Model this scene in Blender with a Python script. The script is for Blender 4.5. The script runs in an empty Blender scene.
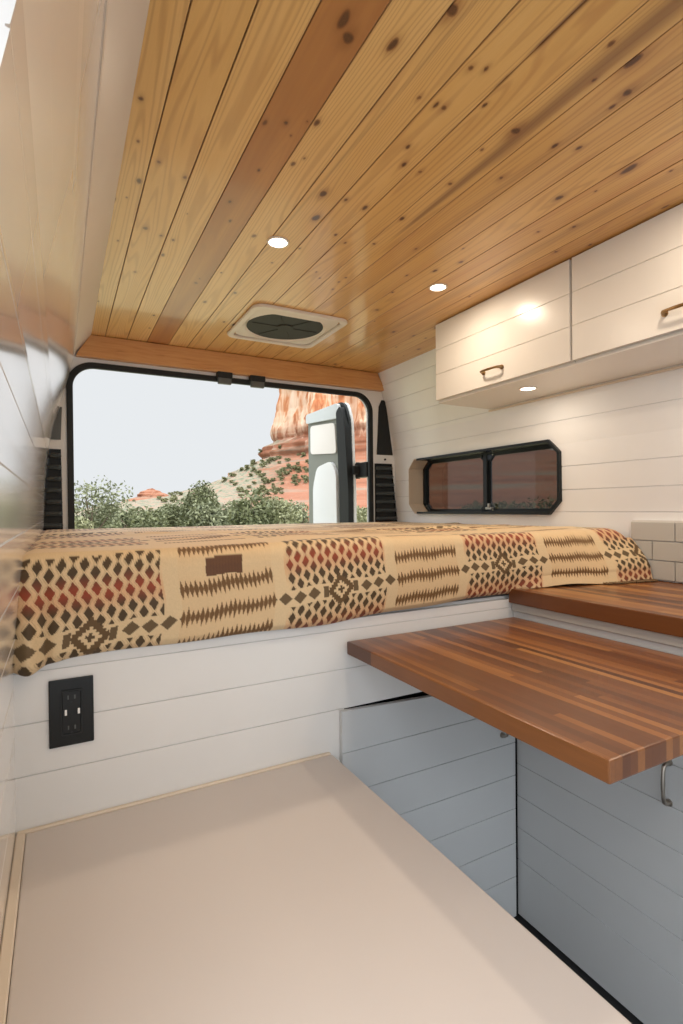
import bpy, bmesh, math, random
import numpy as np
from mathutils import Vector, Matrix, noise
random.seed(7); rng = np.random.default_rng(7)
COL = bpy.context.scene.collection
H = 1.31                      # camera eye height above the van floor; shapes below are written relative to the eye
PI = math.pi

# ------------------------------------------------------------------ materials
def lin(r, g, b):
    f = lambda c: (c/255/12.92) if c/255 <= .04045 else ((c/255+.055)/1.055)**2.4
    return (f(r), f(g), f(b), 1)

class NT:
    def __init__(s, name):
        s.m = bpy.data.materials.new(name); s.m.use_nodes = True
        s.t = s.m.node_tree; s.b = s.t.nodes['Principled BSDF']; s.out = s.t.nodes['Material Output']
    def n(s, typ, **k):
        nd = s.t.nodes.new('ShaderNode'+typ)
        for a, v in k.items():
            if a.startswith('i_'):
                key = a[2:]; key = int(key) if key.isdigit() else key.replace('_', ' ')
                nd.inputs[key].default_value = v
            else: setattr(nd, a, v)
        return nd
    def l(s, a, b): s.t.links.new(a, b)
    def val(s, sock, v):
        if hasattr(v, 'is_output') or hasattr(v, 'links'): s.l(v, sock)
        else: sock.default_value = v
    def math(s, op, a, b=0.0, c=0.0):
        nd = s.n('Math', operation=op)
        for i, v in enumerate((a, b, c)): s.val(nd.inputs[i], v)
        return nd.outputs[0]
    def mix(s, f, a, b, mode='MIX'):
        nd = s.n('Mix', data_type='RGBA', blend_type=mode)
        s.val(nd.inputs[0], f); s.val(nd.inputs[6], a); s.val(nd.inputs[7], b)
        return nd.outputs[2]
    def noise(s, vec, scale, detail=3, rough=.5, dist=0):
        nd = s.n('TexNoise'); s.l(vec, nd.inputs['Vector'])
        nd.inputs['Scale'].default_value = scale; nd.inputs['Detail'].default_value = detail
        nd.inputs['Roughness'].default_value = rough; nd.inputs['Distortion'].default_value = dist
        return nd.outputs['Fac']
    def ramp(s, f, pts):
        nd = s.n('ValToRGB'); s.l(f, nd.inputs[0]); e = nd.color_ramp.elements
        while len(e) > 1: e.remove(e[-1])
        e[0].position, e[0].color = pts[0]
        for p, c in pts[1:]:
            x = e.new(p); x.color = c
        return nd.outputs[0]
    def obj(s, sc=(1, 1, 1)):
        tc = s.n('TexCoord'); mp = s.n('Mapping'); s.l(tc.outputs['Object'], mp.inputs[0])
        mp.inputs['Scale'].default_value = sc
        return mp.outputs[0]
    def bump(s, h, strength=.2, dist=.002):
        nd = s.n('Bump'); nd.inputs['Strength'].default_value = strength; nd.inputs['Distance'].default_value = dist
        s.l(h, nd.inputs['Height']); s.l(nd.outputs[0], s.b.inputs['Normal'])
    def set(s, **k):
        for a, v in k.items(): s.val(s.b.inputs[a.replace('_', ' ')], v)
        return s

def paint(name, rgb, rough=.35, var=.04, coat=0.0, bump=.06, scale=6):
    m = NT(name); v = m.obj()
    n1 = m.noise(v, scale, 4)
    c = m.mix(n1, tuple(x*(1-var) for x in rgb[:3])+(1,), tuple(min(1, x*(1+var)) for x in rgb[:3])+(1,))
    m.set(Base_Color=c, Roughness=rough, Coat_Weight=coat, Coat_Roughness=.12)
    m.bump(m.noise(v, 90, 3), bump, .001)
    return m.m
def plain(name, rgb, rough=.5, metal=0, var=.12, scale=40, bump=0):
    m = NT(name); v = m.obj()
    c = m.mix(m.noise(v, scale, 3), tuple(x*(1-var) for x in rgb[:3])+(1,), tuple(x*(1+var) for x in rgb[:3])+(1,))
    m.set(Base_Color=c, Roughness=rough, Metallic=metal)
    if bump: m.bump(m.noise(v, scale*2, 3), bump, .002)
    return m.m
M = {}
M['white'] = paint('white_gloss_paint', (.73, .73, .72), .24)
M['whitewall'] = paint('white_shiplap_paint', (.80, .81, .82), .2)
M['leftwall'] = paint('white_enamel_shiplap', (.77, .75, .73), .15, bump=.0, coat=.8)
M['cabinet'] = paint('cream_white_cabinet', (.75, .72, .67), .27)
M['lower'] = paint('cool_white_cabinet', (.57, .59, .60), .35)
M['bench'] = paint('bench_paint', (.55, .50, .465), .42, scale=3, bump=.03)
M['caulk'] = paint('cream_trim', (.66, .57, .46), .4)
M['body'] = paint('van_body_white', (.78, .78, .77), .3)
M['black'] = plain('black_rubber', (.018, .02, .021), .5, var=.2)
M['blackpl'] = plain('black_plastic', (.013, .015, .016), .22)
M['vent'] = plain('grey_black_vent_plastic', (.05, .06, .065), .3)
M['slate'] = plain('grey_latch_plastic', (.09, .10, .10), .45)
M['bronze'] = plain('aged_bronze', (.33, .22, .11), .32, 1)
M['nickel'] = plain('brushed_nickel', (.42, .38, .33), .33, 1)
M['steel'] = plain('usb_metal', (.75, .72, .68), .3, 1)
M['dark'] = plain('dark_recess_and_gap_shade', (.02, .022, .025), .7)  # toe kick and holes; also painted shade behind the door gaps
M['mesh'] = plain('dark_fan_screen', (.030, .030, .024), .6)
M['cream'] = paint('cream_vent_plastic', (.72, .66, .58), .35)
M['beige'] = paint('beige_window_return', (.50, .40, .30), .5)
M['tile'] = paint('greige_tile', (.46, .45, .42), .14)
M['grout'] = paint('pale_grout', (.62, .60, .57), .8)
M['doorgrey'] = paint('grey_green_door_metal', (.20, .21, .18), .3)
M['doorcard'] = paint('white_door_card', (.80, .82, .83), .45)
M['doorglass'] = paint('sky_reflection_paint', (.78, .74, .70), .4)  # pale colour stands in for sky reflected in the door glass
M['tealgrey'] = plain('tinted_edge', (.23, .29, .31), .2)

def glow(name, rgb, st):
    m = NT(name); m.set(Base_Color=(1, 1, 1, 1), Emission_Color=rgb, Emission_Strength=st); return m.m
for k_ in ('black', 'blackpl', 'vent', 'dark', 'mesh'): M[k_].node_tree.nodes['Principled BSDF'].inputs['Specular IOR Level'].default_value = .25
M['lens'] = glow('lit_puck_lens', (1, .86, .70, 1), 9)

# tinted glass: fixed tint with a Fresnel mirror sheen
g = NT('tinted_window_glass'); g.t.nodes.remove(g.b)
tr = g.n('BsdfTransparent'); tr.inputs[0].default_value = (.36, .35, .33, 1)
gl = g.n('BsdfGlossy'); gl.inputs['Roughness'].default_value = .03
lw = g.n('LayerWeight'); lw.inputs[0].default_value = .5
frs = g.math('ADD', .045, g.math('MULTIPLY', g.math('POWER', lw.outputs['Facing'], 5.0), .9))
mx = g.n('MixShader'); g.l(frs, mx.inputs[0]); g.l(tr.outputs[0], mx.inputs[1]); g.l(gl.outputs[0], mx.inputs[2])
g.l(mx.outputs[0], g.out.inputs[0]); M['glass'] = g.m

# pine ceiling
m = NT('knotty_pine'); v = m.obj()
kn = m.n('Attribute', attribute_name='knot').outputs['Fac']
tint = m.n('Attribute', attribute_name='tint').outputs['Fac']
heart = m.n('Attribute', attribute_name='heart').outputs['Fac']
pid = m.n('Attribute', attribute_name='pid').outputs['Fac']
sep = m.n('SeparateXYZ'); m.l(v, sep.inputs[0])
flow = m.math('MULTIPLY', m.n('Attribute', attribute_name='flow').outputs['Fac'], 1.0)
comb = m.n('CombineXYZ')
m.l(m.math('ADD', m.math('ADD', sep.outputs[0], flow), m.math('MULTIPLY', pid, 3.7)), comb.inputs[0])
m.l(m.math('MULTIPLY', sep.outputs[1], .06), comb.inputs[1]); m.l(pid, comb.inputs[2])
warp = m.noise(comb.outputs[0], 9, 2, .5)
wv = m.math('SINE', m.math('MULTIPLY', m.math('ADD', m.math('ADD', sep.outputs[0], flow), m.math('MULTIPLY', warp, .30)), 430))
fine = m.noise(comb.outputs[0], 260, 3, .6)
broad = m.noise(comb.outputs[0], 22, 2, .5)
base = m.ramp(m.math('ADD', tint, m.math('MULTIPLY', m.math('SUBTRACT', broad, .5), .5)),
              [(0, (.82, .55, .225, 1)), (.35, (.74, .45, .145, 1)), (.7, (.56, .27, .075, 1)), (1, (.34, .125, .04, 1))])
c = m.mix(m.math('MULTIPLY', m.math('MAXIMUM', wv, 0), .34), base, (.40, .17, .055, 1))
c = m.mix(m.math('MULTIPLY', fine, .22), c, (.36, .16, .055, 1))
c = m.mix(heart, c, (.17, .062, .02, 1))
kc = m.mix(m.noise(v, 300, 2), (.13, .042, .012, 1), (.055, .020, .009, 1))
c = m.mix(m.math('MINIMUM', m.math('MULTIPLY', kn, 1.6), .8), c, (.22, .075, .02, 1))
c = m.mix(m.math('MULTIPLY', m.math('MAXIMUM', m.math('SUBTRACT', kn, .45), 0.0), 1.8), c, kc)
m.set(Base_Color=c, Roughness=.36, Coat_Weight=.42, Coat_Roughness=.11, Coat_IOR=1.5)
m.bump(m.noise(comb.outputs[0], 120, 2), .10, .001)
M['pine'] = m.m

# header beam
m = NT('stained_fir_beam'); v = m.obj((3, 40, 40))
c = m.ramp(m.noise(v, 2.2, 4, .55, .8), [(.25, (.68, .37, .14, 1)), (.6, (.60, .29, .10, 1)), (.9, (.36, .14, .045, 1))])
m.set(Base_Color=c, Roughness=.4, Coat_Weight=.2); M['beam'] = m.m

# butcher block, staves along y
def butcher(name, w, seed):
    m = NT(name); v = m.obj(); s = m.n('SeparateXYZ'); m.l(v, s.inputs[0])
    row = m.math('FLOOR', m.math('DIVIDE', m.math('ADD', s.outputs[0], 5.0+seed), w))
    wn = m.n('TexWhiteNoise', noise_dimensions='1D'); m.l(row, wn.inputs['W'])
    ln = m.math('ADD', m.math('DIVIDE', m.math('ADD', s.outputs[1], 9.0), .8), m.math('MULTIPLY', wn.outputs[0], 17))
    cell = m.math('FLOOR', ln)
    c2 = m.n('CombineXYZ'); m.l(row, c2.inputs[0]); m.l(cell, c2.inputs[1])
    wn2 = m.n('TexWhiteNoise', noise_dimensions='2D'); m.l(c2.outputs[0], wn2.inputs['Vector'])
    col = m.ramp(wn2.outputs[0], [(0, (.080, .024, .007, 1)), (.3, (.155, .050, .013, 1)), (.62, (.235, .085, .021, 1)), (.88, (.32, .125, .032, 1)), (1, (.44, .20, .055, 1))])
    gv = m.n('CombineXYZ'); m.l(m.math('ADD', m.math('MULTIPLY', s.outputs[0], 1.0), wn2.outputs[0]), gv.inputs[0])
    m.l(m.math('MULTIPLY', s.outputs[1], .08), gv.inputs[1]); m.l(s.outputs[2], gv.inputs[2])
    gr = m.noise(gv.outputs[0], 130, 4, .6)
    col = m.mix(m.math('MULTIPLY', gr, .5), col, (.085, .026, .009, 1))
    fx = m.math('FRACT', m.math('DIVIDE', m.math('ADD', s.outputs[0], 5.0+seed), w))
    line = m.math('LESS_THAN', fx, .035)
    col = m.mix(m.math('MULTIPLY', line, .45), col, (.04, .014, .006, 1))
    m.set(Base_Color=col, Roughness=.3, Coat_Weight=.0, Coat_Roughness=.2); m.bump(gr, .06, .001)
    return m.m
M['butcher'] = butcher('walnut_butcher_block', .017, .0)
M['butcher2'] = butcher('walnut_butcher_block_counter', .024, .31)

# blanket
m = NT('woven_wool_blanket'); v = m.obj()
ac = m.n('Attribute', attribute_name='weave').outputs['Color']
weave = m.noise(m.obj((1, 1, 1)), 420, 2, .6); soft = m.noise(v, 9, 3)
c = m.mix(m.math('MULTIPLY', weave, .12), ac, (.25, .14, .06, 1))
c = m.mix(m.math('MULTIPLY', soft, .04), c, (.75, .60, .42, 1))
m.set(Base_Color=c, Roughness=.6, Specular_IOR_Level=.3, Sheen_Weight=.12, Sheen_Roughness=.28, Sheen_Tint=(1, .97, .94, 1)); m.bump(weave, .3, .001)
M['blanket'] = m.m

# outdoors
m = NT('red_sandstone'); v = m.obj(); s = m.n('SeparateXYZ'); m.l(v, s.inputs[0])
zz = s.outputs[2]
vert = m.noise(m.obj((.35, .35, .035)), 1.6, 5, .6, .3)
strat = m.noise(m.obj((.02, .02, .5)), 1.3, 4, .6, .2)
up = m.ramp(vert, [(.30, (.34, .09, .028, 1)), (.43, (.46, .20, .09, 1)), (.52, (.60, .40, .27, 1)), (.75, (.68, .53, .41, 1))])
lo = m.ramp(strat, [(.33, (.17, .06, .03, 1)), (.45, (.31, .105, .048, 1)), (.55, (.39, .165, .09, 1)), (.66, (.27, .24, .18, 1)), (.72, (.31, .12, .06, 1))])
h = m.n('MapRange', clamp=True); m.l(m.math('ADD', zz, m.math('MULTIPLY', m.math('SUBTRACT', vert, .5), 14)), h.inputs[0])
h.inputs[1].default_value = 15; h.inputs[2].default_value = 19
lo = m.mix(m.math('MULTIPLY', m.noise(m.obj((.6, .6, 1.6)), 1.1, 5, .7), .75), lo, (.13, .06, .035, 1))
c = m.mix(h.outputs[0], lo, up)
nz = m.n('NewGeometry'); sn = m.n('SeparateXYZ'); m.l(nz.outputs['Normal'], sn.inputs[0])
spk = m.noise(v, 1.0, 4, .7)
flat = m.n('MapRange', clamp=True); m.l(sn.outputs[2], flat.inputs[0]); flat.inputs[1].default_value = .5; flat.inputs[2].default_value = .72
sc_ = m.ramp(spk, [(.36, (.09, .11, .06, 1)), (.46, (.18, .18, .12, 1)), (.54, (.27, .22, .16, 1)), (.62, (.28, .14, .09, 1)), (.70, (.24, .22, .17, 1))])
lat = m.math('SUBTRACT', m.math('MULTIPLY', s.outputs[0], .87), m.math('MULTIPLY', s.outputs[1], .48))
lm = m.n('MapRange', clamp=True); m.l(m.math('ADD', lat, m.math('MULTIPLY', m.math('SUBTRACT', spk, .5), 16)), lm.inputs[0]); lm.inputs[1].default_value = -10; lm.inputs[2].default_value = -17
lm2 = m.math('MAXIMUM', lm.outputs[0], m.math('MULTIPLY', m.math('GREATER_THAN', spk, .60), .75))
c = m.mix(m.math('MULTIPLY', flat.outputs[0], lm2), c, sc_)
m.set(Base_Color=c, Roughness=.95); M['rock'] = m.m
def leaf(name, a, b):
    m = NT(name); rn = m.n('NewGeometry').outputs['Random Per Island']
    m.set(Base_Color=m.mix(rn, a, b), Roughness=.7, Subsurface_Weight=0.0); return m.m
M['leafA'] = leaf('juniper_leaves', (.08, .095, .04, 1), (.19, .20, .10, 1))
M['leafB'] = leaf('pale_leaves', (.16, .17, .08, 1), (.30, .30, .17, 1))
M['leafC'] = leaf('grey_green_leaves', (.13, .145, .08, 1), (.25, .26, .15, 1))
M['bark'] = plain('bark', (.16, .12, .09), .9, bump=.3)
M['ground'] = plain('dry_grass_ground', (.33, .33, .20), .95, var=.35, scale=1.2)
M['shrub'] = leaf('slope_shrub_leaves', (.11, .12, .05, 1), (.25, .24, .12, 1))

# ------------------------------------------------------------------ object helpers
ORI = {}
def tag(o, label=None, cat=None, group=None, kind=None):
    if label: o['label'] = label
    if cat: o['category'] = cat
    if group: o['group'] = group
    if kind: o['kind'] = kind
    return o
def thing(name, label, cat, at, group=None):
    o = bpy.data.objects.new(name, None); COL.objects.link(o)
    o.location = (at[0], at[1], at[2]+H); o.empty_display_size = .05
    ORI[o] = Vector(at); return tag(o, label, cat, group)
def obj(name, bm, mat, parent=None, origin=None, smooth=False, ang=35):
    """bm holds eye-relative absolute coordinates; origin defaults to the parent's or the base centre"""
    if parent is not None: org = ORI[parent]
    elif origin is not None: org = Vector(origin)
    else:
        xs = [v.co for v in bm.verts]
        org = Vector(((min(c.x for c in xs)+max(c.x for c in xs))/2, (min(c.y for c in xs)+max(c.y for c in xs))/2, min(c.z for c in xs)))
    bmesh.ops.translate(bm, verts=bm.verts, vec=-org)
    bmesh.ops.recalc_face_normals(bm, faces=bm.faces)
    me = bpy.data.meshes.new(name); bm.to_mesh(me); bm.free()
    for mm in (mat if isinstance(mat, (list, tuple)) else [mat]): me.materials.append(mm)
    if smooth:
        for p in me.polygons: p.use_smooth = True
        try: me.set_sharp_from_angle(angle=math.radians(ang))
        except Exception: pass
    o = bpy.data.objects.new(name, me); COL.objects.link(o)
    if parent is not None: o.parent = parent
    else: o.location = (org.x, org.y, org.z+H)
    ORI[o] = org; return o
def struct(name, bm, mat, parent=None, **k):
    o = obj(name, bm, mat, parent, **k)
    if parent is None: o['kind'] = 'structure'
    return o
def B(): return bmesh.new()
def box(bm, x0, x1, y0, y1, z0, z1, bev=0.0, seg=2, mi=0):
    r = bmesh.ops.create_cube(bm, size=1)
    vs = r['verts']
    for v in vs:
        v.co = Vector((x0+(v.co.x+.5)*(x1-x0), y0+(v.co.y+.5)*(y1-y0), z0+(v.co.z+.5)*(z1-z0)))
    if bev > 0:
        es = list({e for v in vs for e in v.link_edges})
        bmesh.ops.bevel(bm, geom=es, offset=bev, segments=seg, profile=.6, affect='EDGES')
    return bm
def cyl(bm, c, r, d, axis='z', n=32, r2=None):
    m = Matrix.Translation(c) @ ({'z': Matrix(), 'x': Matrix.Rotation(PI/2, 4, 'Y'), 'y': Matrix.Rotation(-PI/2, 4, 'X')}[axis])
    bmesh.ops.create_cone(bm, cap_ends=True, segments=n, radius1=r, radius2=r if r2 is None else r2, depth=d, matrix=m); return bm
def prism(bm, pts, axis, a0, a1):
    """extrude a closed 2-D outline along an axis; the outline is (x,z) for y, (y,z) for x, (x,y) for z"""
    f = {'y': lambda p, a: (p[0], a, p[1]), 'x': lambda p, a: (a, p[0], p[1]), 'z': lambda p, a: (p[0], p[1], a)}[axis]
    A = [bm.verts.new(f(p, a0)) for p in pts]; C = [bm.verts.new(f(p, a1)) for p in pts]
    n = len(pts)
    for i in range(n):
        j = (i+1) % n; bm.faces.new((A[i], A[j], C[j], C[i]))
    bm.faces.new(A); bm.faces.new(C[::-1]); return bm
def rrect(x0, x1, y0, y1, r, n=8):
    P = []
    for cx, cy, a in ((x1-r, y1-r, 0), (x0+r, y1-r, 90), (x0+r, y0+r, 180), (x1-r, y0+r, 270)):
        for k in range(n+1):
            t = math.radians(a+90*k/n); P.append((cx+r*math.cos(t), cy+r*math.sin(t)))
    return P
def ring(bm, outer, inner, axis, a0, a1):
    f = {'y': lambda p, a: (p[0], a, p[1]), 'x': lambda p, a: (a, p[0], p[1]), 'z': lambda p, a: (p[0], p[1], a)}[axis]
    R = [[bm.verts.new(f(p, a)) for p in L] for L, a in ((outer, a0), (inner, a0), (inner, a1), (outer, a1))]
    n = len(outer)
    for k in range(4):
        A, C = R[k], R[(k+1) % 4]
        for i in range(n):
            j = (i+1) % n; bm.faces.new((A[i], A[j], C[j], C[i]))
    return bm
def tube(bm, path, r, n=10):
    prev = None; rings = []
    path = [Vector(p) for p in path]
    for i, p in enumerate(path):
        d = (path[min(i+1, len(path)-1)]-path[max(i-1, 0)]).normalized()
        u = d.orthogonal().normalized() if prev is None else (prev-d*prev.dot(d)).normalized()
        prev = u; w = d.cross(u)
        rr = r[i] if isinstance(r, (list, tuple)) else r
        rings.append([bm.verts.new(p+u*rr*math.cos(2*PI*k/n)+w*rr*math.sin(2*PI*k/n)) for k in range(n)])
    for a, b in zip(rings, rings[1:]):
        for k in range(n): bm.faces.new((a[k], a[(k+1) % n], b[(k+1) % n], b[k]))
    bm.faces.new(rings[0][::-1]); bm.faces.new(rings[-1]); return bm
def grooved(prof, grooves, w=.004, d=.004, side=1):
    """profile [(x,z)] from top to bottom with shallow V notches cut at the groove heights; side=+1 notch goes to -x"""
    out = []
    for (x0, z0), (x1, z1) in zip(prof, prof[1:]):
        out.append((x0, z0))
        for g_ in sorted([g_ for g_ in grooves if min(z0, z1)+w < g_ < max(z0, z1)-w], reverse=z0 > z1):
            f = lambda z: x0+(x1-x0)*(z-z0)/(z1-z0)
            s = 1 if z0 > z1 else -1
            out += [(f(g_)+0, g_+s*w/2), (f(g_)-side*d, g_+s*w/4), (f(g_)-side*d, g_-s*w/4), (f(g_), g_-s*w/2)]
    out.append(prof[-1]); return out
def boolean_cut(o, cutter_bm):
    me = bpy.data.meshes.new('c'); bmesh.ops.recalc_face_normals(cutter_bm, faces=cutter_bm.faces); cutter_bm.to_mesh(me); cutter_bm.free()
    c = bpy.data.objects.new('c', me); COL.objects.link(c); c.location = (0, 0, H)
    md = o.modifiers.new('b', 'BOOLEAN'); md.object = c; md.operation = 'DIFFERENCE'; md.solver = 'EXACT'
    bpy.context.view_layer.update()
    ev = o.evaluated_get(bpy.context.evaluated_depsgraph_get())
    nm = bpy.data.meshes.new_from_object(ev); o.modifiers.clear()
    old = o.data; o.data = nm; bpy.data.meshes.remove(old)
    bpy.data.objects.remove(c); bpy.data.meshes.remove(me)

# ------------------------------------------------------------------ key dimensions (metres, eye-relative)
YB, YW, ZC, ZF = 1.195, 2.632, .791, -1.31
YN = -1.3                                           # the front end of the living space (open to the cab)
XK, XR = 1.25, 1.785

# floor
struct('floor', box(B(), -.12, 1.95, YN, 2.75, ZF-.04, ZF), plain('dark_vinyl_floor', (.05, .05, .052), .5))

# ceiling: tongue-and-groove pine
GX = [.10, .189, .281, .368, .464, .553, .643, .735, .822, .902, .991, 1.078, 1.17, 1.265, 1.357, 1.45, 1.54, 1.635, 1.70]
TINT = [.12, .22, .16, .85, .14, .24, .30, .36, .30, .44, .42, .36, .50, .42, .52, .46, .55, .5]
KN = [(.146,1.07),(.207,1.245),(.271,1.276),(.13,1.445),(.176,1.339),(.266,1.578),(.301,1.586),(.29,1.693),(.228,1.856),(.379,1.02),(.417,1.0),(.42,1.41),(.394,1.323),(.473,.97),(.48,1.111),(.592,1.182),(.623,1.289),(.504,1.456),(.573,1.871),(.495,2.004),(.427,1.85),(.558,.651),(.51,.747),(.414,.746),(.436,.771),(.62,.82),(.66,.819),(.679,.818),(.687,.71),(.661,.721),(.855,.798),(.907,.576),(.967,.625),(.974,.661),(.841,.572),(.966,.791),(1.019,.771),(.708,.996),(.681,.943),(.757,1.0),(.85,1.003),(.655,1.178),(.717,1.187),(.944,.928),(1.137,.919),(1.187,.764),(1.223,1.061),(1.292,.995),(1.368,1.119),(.968,1.303),(1.149,1.306),(.838,1.336),(.834,1.185),(1.114,1.395),(1.424,1.041),(1.423,.817),(.758,1.37)]
BIG = {(.558,.651): .013, (.907,.576): .014, (.855,.798): .013, (.592,1.182): .011, (.51,.747): .009, (.623,1.289): .010, (1.137,.919): .010, (.967,.625): .010, (1.187,.764): .012, (.436,.771): .011, (.414,.746): .010}
KL = [(x, y, BIG.get((x, y), .0052+.0022*random.random())*.72) for x, y in KN]
for _ in range(46):
    x, y = random.uniform(.13, 1.62), random.uniform(-.9, 2.6)
    if y < .5 or y > 1.45: KL.append((x, y, random.uniform(.003, .0075)))
for _ in range(50): KL.append((random.uniform(.13, 1.6), random.uniform(.5, 2.6), random.uniform(.0018, .0034)))
ny = 760
ys = np.concatenate([np.linspace(YN, .3, 90)[:-1], np.linspace(.3, YW+.02, ny)]); ny = len(ys)
V_, A_ = [], {'knot': [], 'tint': [], 'heart': [], 'pid': [], 'flow': []}
faces = []; base_i = 0
for p in range(len(GX)-1):
    x0, x1 = GX[p], GX[p+1]; n = 42
    t = np.linspace(0, 1, n); xs = x0+t*(x1-x0)
    xs = np.concatenate([[x0, x0+.0012], xs[1:-1], [x1-.0012, x1]])
    zs = np.full(len(xs), ZC); zs[0] = zs[-1] = ZC+.0030; zs[1] = zs[-2] = ZC+.0002
    tilt = (random.random()-.5)*.0016; zs[1:-1] += tilt*np.linspace(-1, 1, len(xs)-2)
    X, Y = np.meshgrid(xs, ys, indexing='ij'); Z = np.repeat(zs[:, None], ny, 1)
    kn_ = np.zeros_like(X); fl = np.zeros_like(X)
    for kx, ky, kr in KL:
        if x0 <= kx < x1:
            asp = random.uniform(.75, 2.1); ki = random.uniform(.5, 1.0) if kr < .0062 else 1.0
            ex = (X-kx)/(kr*random.uniform(.8, 1.15)); ey = (Y-ky)/(kr*asp); d = np.sqrt(ex**2+ey**2)
            ang = np.arctan2(ey, ex); d = d*(1+.10*np.sin(2*ang+kx*50)+.06*np.sin(3*ang+ky*90))
            core = np.clip(1.9-d*1.45, 0, 1); halo = .45*np.exp(-((X-kx)/(kr*1.7))**2-((Y-ky)/(kr*3.2))**2)
            kn_ = np.maximum(kn_, np.clip(core*.95*ki+halo*ki, 0, 1))
            fl += np.sign(X-kx)*-(kr*.9)*np.exp(-np.abs(X-kx)/(kr*2.5)-((Y-ky)/(kr*3.5))**2)
    he = np.zeros_like(X)
    if p == 8:     # the long brown streak that widens towards the front
        cx = .862+.010*np.sin((Y-.3)*2.2); wd = np.clip(.024-.019*(Y-.5)/.75, .002, .03)
        he = .72*np.exp(-((X-cx)/wd)**2)*np.clip((1.32-Y)/.15, 0, 1)
    if p in (6, 7):
        he = np.maximum(he, 1.0*np.exp(-((X-.7345)/.0048)**2)*np.clip((.66-Y)/.03, 0, 1)*np.clip((Y-.50)/.03, 0, 1))
        he = np.maximum(he, .9*np.exp(-((X-.7345)/.0030)**2)*np.clip((.75-Y)/.02, 0, 1)*np.clip((Y-.685)/.02, 0, 1))
    if p == 13: he = .30*np.exp(-((X-1.30)/.02)**2)
    if p == 9: he = .25*np.exp(-((X-.975)/.010)**2)*np.clip((1.9-Y), 0, 1)
    if p == 5: he = np.maximum(he, .30*np.exp(-((X-.572-.01*np.sin(Y*3))/.004)**2))
    edge = np.minimum(X-x0, x1-X); he = np.maximum(he, np.where(edge < .0013, .62, 0.0))
    m_ = len(xs)
    V_.append(np.stack([X, Y, Z], -1).reshape(-1, 3))
    for k_, a_ in (('knot', kn_), ('tint', np.full_like(X, TINT[p])), ('heart', he), ('pid', np.full_like(X, p*1.0)), ('flow', fl)):
        A_[k_].append(a_.reshape(-1))
    i, j = np.meshgrid(np.arange(m_-1), np.arange(ny-1), indexing='ij')
    a = base_i+i*ny+j; faces.append(np.stack([a, a+1, a+ny+1, a+ny], -1).reshape(-1, 4)); base_i += m_*ny
def fast_mesh(name, V, F, mat, loc=(0, 0, H), smooth=False):
    me = bpy.data.meshes.new(name); me.vertices.add(len(V)); me.vertices.foreach_set('co', V.astype(np.float32).ravel())
    me.loops.add(F.size); me.loops.foreach_set('vertex_index', F.astype(np.int32).ravel())
    me.polygons.add(len(F)); me.polygons.foreach_set('loop_start', np.arange(0, F.size, F.shape[1], dtype=np.int32))
    try: me.polygons.foreach_set('loop_total', np.full(len(F), F.shape[1], dtype=np.int32))
    except Exception: pass
    me.materials.append(mat); me.update(); me.validate()
    if smooth: me.polygons.foreach_set('use_smooth', np.ones(len(me.polygons), dtype=bool))
    o = bpy.data.objects.new(name, me); COL.objects.link(o); o.location = loc; return o
ceil = fast_mesh('ceiling', np.concatenate(V_), np.concatenate(faces), M['pine']); ceil['kind'] = 'structure'
for k_, a_ in A_.items():
    at_ = ceil.data.attributes.new(k_, 'FLOAT', 'POINT'); at_.data.foreach_set('value', np.concatenate(a_).astype(np.float32))
md = ceil.modifiers.new('thickness', 'SOLIDIFY'); md.thickness = .02; md.offset = -1   # boards 2 cm thick, upwards
struct('roof', box(B(), -.1, 1.95, YN, 2.72, ZC+.045, ZC+.08), M['body'])

# left wall: enamelled shiplap, stops at the sliding-door opening near the camera
LP = [(.0605, .680), (.03, .56), (-.02, .38), (-.045, .26), (-.058, .1), (-.063, -.06), (-.083, -.3), (-.083, ZF)]
gl_ = [.64, .54, .44, .345, .25, .155, .055, -.04, -.14, -.24, -.34, -.44, -.54, -.72, -.82, -.92]
bm = B(); pr = grooved(LP, gl_, .0035, .003, 1)
prism(bm, pr+[(-.13, ZF), (-.13, .680)], 'y', .44, YW); struct('wall_left', bm, M['leftwall'])
# sloped cream trim board at the ceiling
bm = B(); prism(bm, [(.132, ZC-.001), (.068, .705), (.0645, .690), (.056, .692), (.045, .715), (-.02, .72), (-.02, ZC-.001)], 'y', YN, YW-.001)
struct('trim_1', bm, paint('cream_trim_board', (.70, .62, .54), .4))
# lower near wall behind the bench and front part beyond the sliding door opening
bm = B(); box(bm, -.13, -.083, .30, .44, ZF, -.626, .002); struct('trim_2', bm, M['white'])

# right wall
RP = [(1.655, ZC), (1.715, .63), (1.765, .42), (1.785, .25), (1.79, -.1), (1.80, -.35), (1.80, ZF)]
gr_ = [.72, .626, .534, .44, .344, .253, .159, .065, -.023, -.12, -.215]
pr = grooved(RP, gr_, .0035, .004, -1)
bm = B(); prism(bm, pr+[(1.90, ZF), (1.90, ZC)], 'y', YN, YW)
wr = struct('wall_right', bm, M['whitewall'])
def rr_yz(y0, y1, z0, z1, r): return rrect(y0, y1, z0, z1, r, 1)      # chamfered corners
WY0, WY1, WZ0, WZ1 = 1.440, 2.475, -.036, .276
bm = B(); prism(bm, rr_yz(WY0, WY1, WZ0, WZ1, .055), 'x', 1.6, 2.1); boolean_cut(wr, bm)
tag(wr, kind='structure')

# side window
w1 = thing('window_1', None, None, (1.84, 1.95, WZ0)); w1['kind'] = 'structure'
bm = B(); ring(bm, rr_yz(WY0+.001, WY1-.001, WZ0+.001, WZ1-.001, .054), rr_yz(WY0+.02, WY1-.02, WZ0+.018, WZ1-.018, .04), 'x', 1.871, 1.905)
obj('window_frame', bm, M['blackpl'], w1)
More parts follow.
